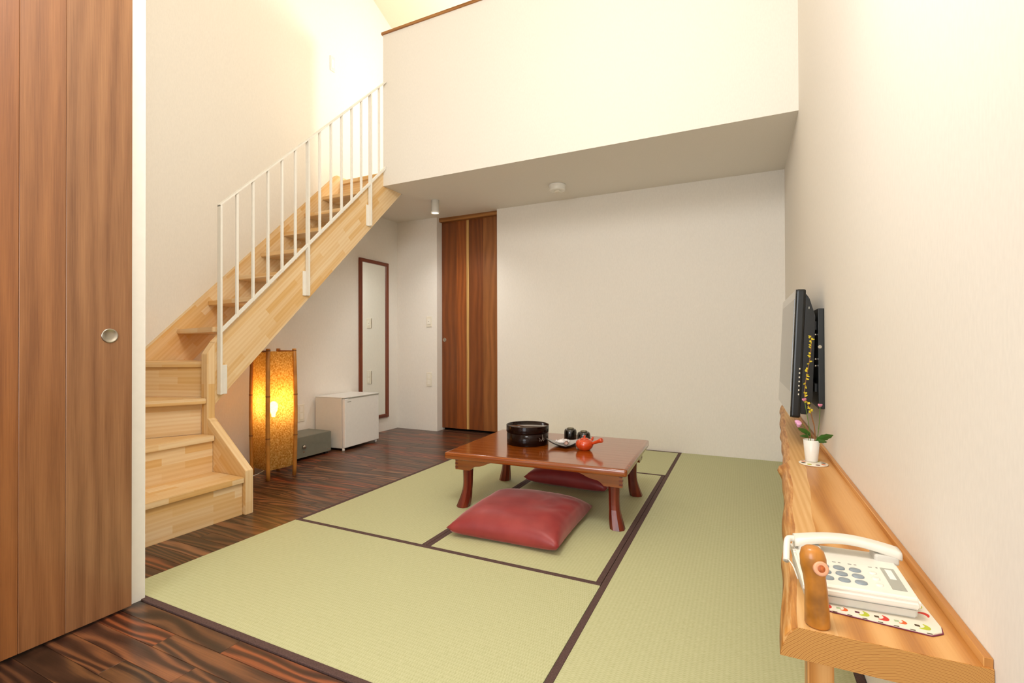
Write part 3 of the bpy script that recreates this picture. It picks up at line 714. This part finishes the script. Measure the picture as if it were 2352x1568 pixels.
# ------------------------------------------------------------------ vase with flowers
VX, VY, VZ = .243, 2.235, SZ + .0055
o = tag(obj('vase_mat', None or (lambda: (lambda q: (lathe(q, [(0, 0), (.048, 0), (.050, .002), (.048, .0042), (0, .0042)], seg=30), q)[1])(BM()))(), 'mat_cloth', loc=(VX + .003, VY - .03, SZ + .0005)), 'small round patterned mat under the white vase', 'mat')
for k in range(8):
    a = k * PI / 4 + .3; q = BM(); lathe(q, [(0, .0042), (.008, .0042), (.008, .0048), (0, .0048)], math.cos(a) * .036, math.sin(a) * .036, 8); obj('print_patch', q, ('mat_dark', 'mat_green', 'mat_maroon', 'mat_orange')[k % 4], o)
vs_ = thing('flower_vase', 'small white tapered vase on the plank shelf', 'vase', (VX, VY, VZ))
b = BM(); lathe(b, [(0, 0), (.0205, 0), (.022, .002), (.0235, .022), (.0285, .083), (.027, .084), (.0225, .05), (.020, .012), (0, .010)], seg=36); obj('body', b, 'vase', vs_)
def petal_blob(bb, c, nrm, L, wd):
    c = Vector(c); nrm = Vector(nrm).normalized(); a = nrm.orthogonal().normalized(); s = nrm.cross(a)
    b2 = bmesh.new(); bmesh.ops.create_icosphere(b2, subdivisions=2, radius=1)
    for v in b2.verts: v.co = c + nrm * (v.co.z + .8) * L + a * v.co.x * wd + s * v.co.y * wd * .35
    for f in b2.faces: f.smooth = True
    merge(bb, b2)
def leaf(bb, base, dirv, L, wd, sag=.2):
    base = Vector(base); d = Vector(dirv).normalized(); s = d.cross(Vector((.25, 1, .35))).normalized(); up_ = s.cross(d)
    n = 8; A = []; B = []; Cc = []
    for i in range(n + 1):
        t_ = i / n; w_ = wd * math.sin(PI * min(1, t_ * .93 + .05)) ** .8 * (1 + .18 * math.sin(t_ * 26)); p = base + d * L * t_ - Vector((0, 0, 1)) * sag * L * t_ * t_
        A.append(bb.verts.new(p + s * w_ + up_ * .15 * w_)); Cc.append(bb.verts.new(p)); B.append(bb.verts.new(p - s * w_ + up_ * .15 * w_))
    for i in range(n): bb.faces.new((A[i], A[i + 1], Cc[i + 1], Cc[i])); bb.faces.new((Cc[i], Cc[i + 1], B[i + 1], B[i]))
V0 = Vector((VX, VY, VZ + .012))
def R3(x, y, z): return (VX + x, VY + y, z)
# yellow branch
at = tuple(V0)
fb = thing('flowering_branch', 'tall curving twig of yellow blossoms standing in the white vase', 'branch', at)
path = smooth_path([V0, R3(.012, 0, .62), R3(.010, 0, .67), R3(.004, 0, .70), R3(-.006, 0, .745), R3(-.022, 0, .79), R3(-.018, 0, .85), R3(-.010, 0, .90), R3(-.002, 0, .95), R3(.002, 0, 1.00), R3(.001, 0, 1.032)], 5)
b = BM(); tube(b, path, [.0024 - .0014 * i / len(path) for i in range(len(path))], 7); obj('twig', b, 'twig', fb, at)
rr = random.Random(3)
for k in range(22):
    p = path[int(18 + (len(path) - 20) * (k / 21.0))]; b = BM()
    d = Vector((rr.choice((-1, 1)) * rr.uniform(.5, 1), rr.uniform(-.7, .3), rr.uniform(-.3, .8)))
    for q in range(3): petal_blob(b, p, d + Vector((rr.uniform(-.6, .6), rr.uniform(-.6, .6), rr.uniform(-.6, .6))), rr.uniform(.0038, .0066), rr.uniform(.0026, .0046))
    obj('blossom', b, 'yellow', fb, at)
def pink_flower(tip, mids, label, mat, petals=9, L=.011, droop=None, leafdir=None):
    f_ = thing('pink_flower', label, 'flower', at, 0, 'pink flowers in the vase')
    pth = smooth_path([V0] + mids + [tip], 5); b = BM(); tube(b, pth, .0014, 6); obj('stem', b, 'stem', f_, at)
    ax = (Vector(pth[-1]) - Vector(pth[-2])).normalized() if droop is None else Vector(droop).normalized()
    a = ax.orthogonal().normalized(); s = ax.cross(a)
    for k in range(petals):
        an = 2 * PI * k / petals; b = BM(); petal_blob(b, tip, ax * 1.0 + (a * math.cos(an) + s * math.sin(an)) * .75, L * .62, L * .42); obj('petal', b, mat, f_, at)
    if leafdir:
        for (pb, dv, ll, ww) in leafdir: b = BM(); leaf(b, pb, dv, ll, ww); obj('leaf', b, 'leaf', f_, at)
pink_flower(R3(-.023, -.005, .772), [R3(-.004, 0, .64), R3(-.012, 0, .70)], 'pink flower on a long stem in front of the television', 'pink', leafdir=[(R3(-.004, 0, .635), (-.75, -.4, .75), .065, .011)])
pink_flower(R3(.030, 0, .752), [R3(.018, 0, .62), R3(.026, 0, .68)], 'pink flower on an upright stem nearest the wall', 'pink', leafdir=[(R3(.014, -.004, .612), (.75, -.45, .75), .082, .013), (R3(.012, -.008, .612), (.55, -.6, .35), .055, .010)])
pink_flower(R3(-.036, -.006, .685), [R3(-.012, -.004, .63), R3(-.024, -.006, .668)], 'large lilac pink bloom drooping over the shelf edge', 'pink2', 7, .020, (-.9, -.1, -.35), leafdir=[(R3(-.010, -.006, .628), (-.7, -.4, .35), .04, .009)])

# ------------------------------------------------------------------ telephone on its mat
def mat_poly(pts, z0, z1): q = BM(); prism(q, pts, 'z', z0, z1, .0006); return q
pm = obj('phone_mat', mat_poly([(-.075, -.10), (.085, -.118), (.102, -.104), (.106, -.085), (.098, .07), (.085, .082), (-.065, .08), (-.075, .07)], 0, .003), 'mat_cloth', loc=(.186, 1.108, SZ + .0004))
tag(pm, 'cream mat with red and lime crescent print under the telephone', 'mat')
b = mat_poly([(-.0765, -.1015), (.086, -.120), (.104, -.105), (.1075, -.085), (.0995, .07), (.086, .0835), (-.066, .0815), (-.0765, .07)], -.0001, .0012); part_label(obj('plum_backing', b, 'mat_edge', pm), 'plum coloured backing edge')
def crescent(cx, cy, s, ang, mat, name='printed_crescent'):
    pts = []
    for i in range(11): a = -PI * .5 + PI * i / 10; pts.append((math.cos(a) * s, math.sin(a) * s * .75))
    for i in range(9): a = PI * .42 - PI * .84 * i / 8; pts.append((math.cos(a) * s * .45 - .12 * s, math.sin(a) * s * .62))
    q = BM(); prism(q, [(cx + p[0] * math.cos(ang) - p[1] * math.sin(ang), cy + p[0] * math.sin(ang) + p[1] * math.cos(ang)) for p in pts], 'z', .0029, .0034); obj(name, q, mat, pm)
cols = ['mat_red', 'mat_orange', 'mat_green', 'mat_red', 'mat_orange', 'mat_green']
for k in range(6):
    x = -.058 + k * .027; crescent(x, -.088 - .009 * k / 5, .0125 if k != 1 and k != 4 else .009, -.5, cols[k])
    q = BM(); box(q, x - .0085, x - .002, -.091 - .009 * k / 5, -.086 - .009 * k / 5, .0029, .0036); obj('printed_patch', q, ('mat_maroon', 'mat_grey', 'mat_maroon', 'mat_dark', 'mat_grey', 'mat_dark')[k], pm)
for k in range(4): crescent(.090 - .002 * k, -.055 + k * .03, .0115, .9, ('mat_red', 'mat_green', 'mat_orange')[k % 3])
for k in range(8):
    x = -.068 + k * .021; q = BM(); box(q, x, x + .007, -.1025 - .016 * (x + .095) / .18, -.1010 - .016 * (x + .095) / .18, .0029, .0034); obj('stitch', q, 'mat_dark', pm)

PZ = SZ + .0036
ph = thing('telephone', 'white push-button telephone on a patterned mat', 'telephone', (.178, 1.115, PZ), math.radians(3))
W2, D2 = .086, .092
b = BM(); prism(b, [(-D2 + .006, 0), (D2 - .020, 0), (D2 - .016, .028), (-D2 + .002, .018)], 'x', -W2 + .004, W2 - .004, .003); obj('base', b, 'phone_base', ph)
b = BM(); prism(b, [(-D2, .0165), (D2 - .016, .0275), (D2 - .016, .046), (.038, .046), (.030, .0455), (-D2 + .006, .034), (-D2, .030)], 'x', -W2, W2, .004); obj('upper_shell', b, 'phone', ph)
sl = (.0455 - .034) / (.030 + D2 - .006)
def surf(y): return .0342 + sl * (y + D2 - .006)
def keycap(x, y, rx, ry, h, mat, nm):
    bb = BM(); t2 = bmesh.new(); lathe(t2, [(0, h), (.75, h), (.95, h * .75), (1, 0), (1, -.001)], seg=20)
    for v in t2.verts: v.co = Vector((x + v.co.x * rx, y + v.co.y * ry, v.co.z + surf(y + v.co.y * ry)))
    merge(bb, t2); return obj(nm, bb, mat, ph)
for i in range(4):
    for j in range(3): keycap(-.068 + i * .0255, -.062 + j * .021, .0098, .0068, .0026, 'key', 'dial_key')
for j in range(3): keycap(.036, -.060 + j * .020, .0062, .005, .0018, 'phone', 'function_button')
for i in range(4):
    x = -.068 + i * .0255; bb = BM(); box(bb, x - .007, x - .001, .0005, .0025, surf(0), surf(0) + .0004); box(bb, x + .003, x + .007, .0005, .0030, surf(0), surf(0) + .0004); obj('key_caption', bb, 'ink', ph)
bb = BM(); box(bb, .034, .040, .0005, .0025, surf(0), surf(0) + .0004); box(bb, .046, .049, .001, .004, surf(0), surf(0) + .0005); obj('key_caption', bb, 'ink', ph)
def slab_on(x0, x1, y0, y1, h, mat, nm, par=ph):
    bb = bmesh.new(); vv = [bb.verts.new((x, y, surf(y) + z)) for x in (x0, x1) for y in (y0, y1) for z in (-.001, h)]
    for f in ((0, 1, 3, 2), (4, 6, 7, 5), (0, 4, 5, 1), (2, 3, 7, 6), (0, 2, 6, 4), (1, 5, 7, 3)): bb.faces.new([vv[i] for i in f])
    return obj(nm, bb, mat, par)
pan = slab_on(.053, .074, -.068, .004, .0008, 'phone_grey', 'number_panel'); slab_on(.0585, .0685, -.034, -.002, .0013, 'porcelain', 'number_card', pan)
# handset across the back
hs = []
for i in range(25):
    t_ = i / 24; x = -.090 + .178 * t_; arch = math.sin(PI * t_)
    hs.append((x + .008, .050, .058 + .015 * arch, .0165 + .003 * (1 - arch), .0075 + .002 * (1 - arch)))
bb = bmesh.new(); R = []
for x, y, z, wy, hz in hs: R.append([bb.verts.new((x, y + wy * math.copysign(abs(math.cos(a)) ** .55, math.cos(a)), z + hz * math.copysign(abs(math.sin(a)) ** .55, math.sin(a)))) for a in [2 * PI * k / 20 for k in range(20)]])
for A, B in zip(R, R[1:]):
    for k in range(20): f = bb.faces.new((A[k], A[(k + 1) % 20], B[(k + 1) % 20], B[k])); f.smooth = True
bb.faces.new(R[0][::-1]); bb.faces.new(R[-1])
hset = obj('handset', bb, 'phone', ph)
for s in (-1, 1):
    b = BM(); box(b, s * .064 + .008 - .020, s * .064 + .008 + .020, .031, .069, .040, .058, .005, 3); obj('ear_cup', b, 'phone_base', hset)
b = BM(); tube(b, smooth_path([(-.076, .050, .060), (-.088, .046, .062), (-.0945, .040, .060), (-.098, .026, .048), (-.101, .006, .030)], 4), .0062, 14)
cc = part_label(obj('cord_sleeve', b, 'phone', ph), 'bent white cord sleeve')
b = BM(); tube(b, [(-.1009, .0066, .0306), (-.1013, .0045, .0287)], .0042, 12); obj('sleeve_hole', b, 'phone_grey', cc)
b = BM(); tube(b, smooth_path([(-.101, .007, .031), (-.098, -.004, .036), (-.092, -.02, .030), (-.086, -.03, .012)], 4), .0012, 6); obj('thin_cord', b, 'cord', ph)

# branch ornament standing at the shelf corner
og = thing('branch_ornament', 'polished amber branch stub standing at the near shelf corner', 'ornament', (.109, .948, SZ + .0004))
bb = bmesh.new(); R = []
for z, cx, cy, rx, ry in ((0, .002, 0, .0165, .0155), (.003, .001, 0, .0185, .017), (.03, .000, 0, .0180, .017), (.06, -.001, 0, .0165, .016), (.082, -.003, 0, .0165, .016), (.098, -.0045, 0, .0195, .017), (.113, -.0055, 0, .0195, .017), (.124, -.006, 0, .0165, .015), (.1295, -.006, 0, .010, .009), (.131, -.006, 0, .003, .003)):
    R.append([bb.verts.new((cx + rx * math.cos(2 * PI * k / 28) * (1 + .04 * noise.noise(Vector((k * .4, z * 40, 1)))), cy + ry * math.sin(2 * PI * k / 28), z)) for k in range(28)])
for A, B in zip(R, R[1:]):
    for k in range(28): f = bb.faces.new((A[k], A[(k + 1) % 28], B[(k + 1) % 28], B[k])); f.smooth = True
bb.faces.new(R[0][::-1]); bb.faces.new(R[-1]); obj('stub_body', bb, 'stump', og)
kn = Vector((.004, -.0155, .101)); kd = Vector((.25, -.93, .25)).normalized()
b = BM(); cap_lathe(b, [(0, -.004), (.0112, -.004), (.0115, .003), (.0095, .0045), (.0062, .0035), (0, .0035)], kn, kd); rg = part_label(obj('cut_branch_ring', b, 'knot_ring', og, smooth=True), 'pink cut branch ring')
b = BM(); cap_lathe(b, [(0, .0042), (.0055, .0040), (.0058, .0034), (0, .0030)], kn, kd); obj('heartwood', b, 'knot_core', rg)

# ------------------------------------------------------------------ paper floor lamp under the stairs
LC = Vector((-3.250, 2.553, 0)); la = math.atan2(2.635 - 2.437, -3.127 + 3.159) - PI / 2
lp = thing('paper_lamp', 'lit paper floor lamp with dark bamboo legs under the stairs', 'lamp', LC + Vector((0, 0, .0005)), la)
HX, HY = .11, .10
def bulge(z): return 1 + .085 * math.sin(PI * max(0, min(1, (z + .1) / 1.15)))
for sx in (-1, 1):
    for sy in (-1, 1):
        pts = [(sx * HX * bulge(z), sy * HY * bulge(z), z) for z in [i * .972 / 14 for i in range(15)]]
        b = BM(); tube(b, pts, .0150, 12); lg = obj('bamboo_leg', b, 'bamboo', lp)
        for zz in (.31, .62, .958):
            b = BM(); x, y = sx * HX * bulge(zz), sy * HY * bulge(zz); lathe(b, [(.0153, zz - .005), (.0166, zz), (.0153, zz + .005)], x, y, 14, cap=False); obj('bamboo_node', b, 'bamboo_node', lg)
bb = bmesh.new(); R = []
for i in range(21):
    z = .075 + (.95 - .075) * i / 20; r = []
    for k in range(40):
        a = 2 * PI * (k + .5) / 40; c_, s_ = math.cos(a), math.sin(a); p_ = .22; q = (abs(c_) ** (2 / p_) + abs(s_) ** (2 / p_))
        cx = math.copysign(abs(c_) ** p_, c_); cy = math.copysign(abs(s_) ** p_, s_)
        r.append(bb.verts.new((HX * 1.0 * bulge(z) * cx, HY * 1.0 * bulge(z) * cy, z + .004 * math.sin(k * .8) * (1 if i in (0,) else 0))))
    R.append(r)
for A, B in zip(R, R[1:]):
    for k in range(40): f = bb.faces.new((A[k], A[(k + 1) % 40], B[(k + 1) % 40], B[k])); f.smooth = True
obj('paper_shade', bb, 'paper', lp)
for s in (-1, 1):
    b = BM(); box(b, -HX, HX, s * HY - .006, s * HY + .006, .945, .958); obj('top_bar', b, 'bamboo_node', lp)
    b = BM(); box(b, -HX, HX, s * HY * .9 - .006, s * HY * .9 + .006, .085, .097); obj('bottom_bar', b, 'bamboo_node', lp)
b = BM(); box(b, -.02, .02, -HY * .9, HY * .9, .085, .097); box(b, -.018, .018, -.018, .018, .097, .45); obj('bulb_holder', b, 'bamboo_node', lp)
b = BM(); lathe(b, [(0, .44), (.013, .44), (.015, .47), (.028, .50), (.032, .525), (.028, .55), (.015, .565), (0, .568)], seg=24); obj('bulb', b, 'bulb', lp)
b = BM(); tube(b, smooth_path([(-.02, 0, .088), (-.05, -.05, .04), (-.10, -.11, .006), (-.2, -.16, .004), (-.38, -.22, .004), (-.46, -.30, .004)], 6), .003, 8); obj('power_cord', b, 'cord', lp)
light('paper_lamp_light', 'POINT', LC + Vector((0, 0, .60)), 5, (1.0, 0.62, 0.2), shadow_soft_size=.03)

# ------------------------------------------------------------------ safe and mini fridge
sf = thing('safe', 'low grey-green steel safe between the paper lamp and the small fridge', 'safe', (-3.59, 3.08, 0), math.radians(1))
b = BM(); box(b, -.14, .13, -.24, .24, .02, .205, .004); obj('body', b, 'safe', sf)
b = BM(); box(b, .13, .141, -.238, .24, .022, .203, .003); dr = obj('door', b, 'safe', sf)
b = BM(); cap_lathe(b, [(0, .016), (.013, .016), (.016, .012), (.017, 0), (0, 0)], (.141, -.075, .115), (1, 0, 0)); obj('knob', b, 'chrome', dr, smooth=True)
b = BM(); cap_lathe(b, [(0, .003), (.005, .003), (.006, 0), (0, 0)], (.141, -.072, .07), (1, 0, 0)); obj('keyhole', b, 'bamboo_node', dr)
b = BM(); box(b, .1408, .1416, .19, .225, .04, .048); obj('maker_label', b, 'chrome', dr)
for sx in (-1, 1):
    for sy in (-1, 1): b = BM(); box(b, sx * .11 - .015, sx * .11 + .015, sy * .2 - .015, sy * .2 + .015, 0.0005, .02); obj('foot', b, 'black', sf)
fr = thing('mini_fridge', 'small white fridge on the floor below the wall mirror', 'fridge', (-3.583, 3.655, 0), math.radians(3))
b = BM(); box(b, -.165, .155, -.25, .25, .022, .497, .004); obj('body', b, 'fridge_side', fr)
b = BM(); box(b, -.165, .19, -.252, .252, .4975, .5035, .002); obj('top_panel', b, 'fridge', fr)
b = BM(); box(b, .155, .162, -.243, .243, .035, .489); obj('gasket', b, 'gasket', fr)
b = BM(); box(b, .162, .196, -.25, .25, .028, .490, .007, 3); dr = obj('door', b, 'fridge', fr)
b = BM(); prism(b, [(-.20, .491), (.245, .491), (.245, .500), (-.14, .500)], 'x', .186, .2005, .001); obj('handle_lip', b, 'phone_grey', dr)
b = BM(); box(b, .1955, .1966, -.215, -.165, .455, .462); obj('maker_mark', b, 'phone_grey', dr)
for sy in (-1, 1):
    b = BM(); lathe(b, [(.012, 0.0005), (.014, .006), (.010, .03)], .165, sy * .235, 14); obj('foot', b, 'fridge', fr)
    b = BM(); lathe(b, [(.012, 0.0005), (.014, .006), (.010, .03)], -.14, sy * .235, 14); obj('foot', b, 'black', fr)

# ------------------------------------------------------------------ wall mirror
MY0, MY1, MZ0, MZ1 = 4.005, 4.475, .16, 1.948
mr = thing('wall_mirror', 'tall narrow mirror in a dark red-brown frame on the left wall', 'mirror', (XL + .012, (MY0 + MY1) / 2, MZ0))
fwid = .038
for nm, a in (('frame_side', (MY0, MY0 + fwid, MZ0, MZ1)), ('frame_side', (MY1 - fwid, MY1, MZ0, MZ1)), ('frame_rail', (MY0 + fwid, MY1 - fwid, MZ0, MZ0 + fwid)), ('frame_rail', (MY0 + fwid, MY1 - fwid, MZ1 - fwid, MZ1))):
    b = BM(); box(b, XL + .0005, XL + .024, *a, .002); obj(nm, b, 'mirror_frame', mr, mr.location, (0, 0, 1) if nm == 'frame_side' else (0, 1, 0))
b = BM(); box(b, XL + .008, XL + .012, MY0 + fwid - .004, MY1 - fwid + .004, MZ0 + fwid - .004, MZ1 - fwid + .004); obj('glass', b, 'mirror', mr, mr.location)

# ------------------------------------------------------------------ switches, outlets, fixtures
def wall_plate(name, label, cat, c, half, axis, keys):
    r = thing(name, label, cat, c)
    cx, cy, cz = c; hw, hh = half
    def bxx(u0, u1, z0, z1, d0, d1, bev):
        q = BM()
        if axis == 'y': box(q, cx + u0, cx + u1, cy - d1, cy - d0, cz + z0, cz + z1, bev)
        else: box(q, cx + d0, cx + d1, cy + u0, cy + u1, cz + z0, cz + z1, bev)
        return q
    obj('cover_plate', bxx(-hw, hw, -hh, hh, 0.0005, .008, .002), 'plate', r, c)
    for nm, mt, u0, u1, z0, z1 in keys: obj(nm, bxx(u0, u1, z0, z1, .008, .011, .001), mt, r, c)
wall_plate('light_switch', 'ivory light switch on the wall left of the narrow door', 'switch', (-3.296, YB, 1.268), (.036, .060), 'y', [('rocker', 'plate_key', -.020, .020, -.032, .032), ('indicator', 'mat_dark', -.004, .004, -.006, .006)])
wall_plate('wall_outlet', 'ivory outlet plate low on the wall left of the narrow door', 'outlet', (-3.297, YB, .595), (.036, .080), 'y', [('socket', 'plate_key', -.018, .018, -.060, -.004), ('socket', 'plate_key', -.018, .018, .006, .060)])
wall_plate('wall_outlet', 'ivory outlet on the left wall behind the paper lamp', 'outlet', (XL, 3.245, .36), (.038, .080), 'x', [('socket', 'plate_key', -.018, .018, -.060, -.004), ('socket', 'plate_key', -.018, .018, .006, .060)])
wall_plate('upper_wall_switch', 'small ivory switch high on the left wall beside the loft', 'switch', (XL, 3.635, 3.86), (.03, .075), 'x', [('rocker', 'plate_key', -.018, .018, -.045, .045)])

sd_ = thing('smoke_detector', 'round white smoke detector under the loft ceiling', 'smoke detector', (-1.54, 4.20, HC))
b = BM(); lathe(b, [(0, -.0005), (.079, -.0005), (.079, -.012), (.075, -.014), (.075, -.046), (.070, -.054), (.055, -.056), (0, -.056)], seg=40); obj('housing', b, 'white_metal', sd_)
b = BM(); lathe(b, [(0, -.0565), (.030, -.0565), (.030, -.063), (.024, -.068), (0, -.068)], seg=28); obj('sensor', b, 'plate', sd_)
dl = thing('ceiling_downlight', 'small white cylinder spotlight under the loft by the door', 'spotlight', (-2.825, 4.10, HC))
b = BM(); lathe(b, [(0, -.0005), (.040, -.0005), (.040, -.118), (.045, -.120), (.046, -.132), (.038, -.132), (.036, -.110), (0, -.110)], seg=36); obj('cylinder', b, 'white_metal', dl)
b = BM(); lathe(b, [(0, -.126), (.034, -.126), (.036, -.118), (0, -.118)], seg=30); obj('lens', b, 'led', dl)
light('downlight_light', 'SPOT', (-2.825, 4.10, HC - .14), 36, WARM, (0, 0, 0), spot_size=math.radians(140), spot_blend=1.0, shadow_soft_size=.035)
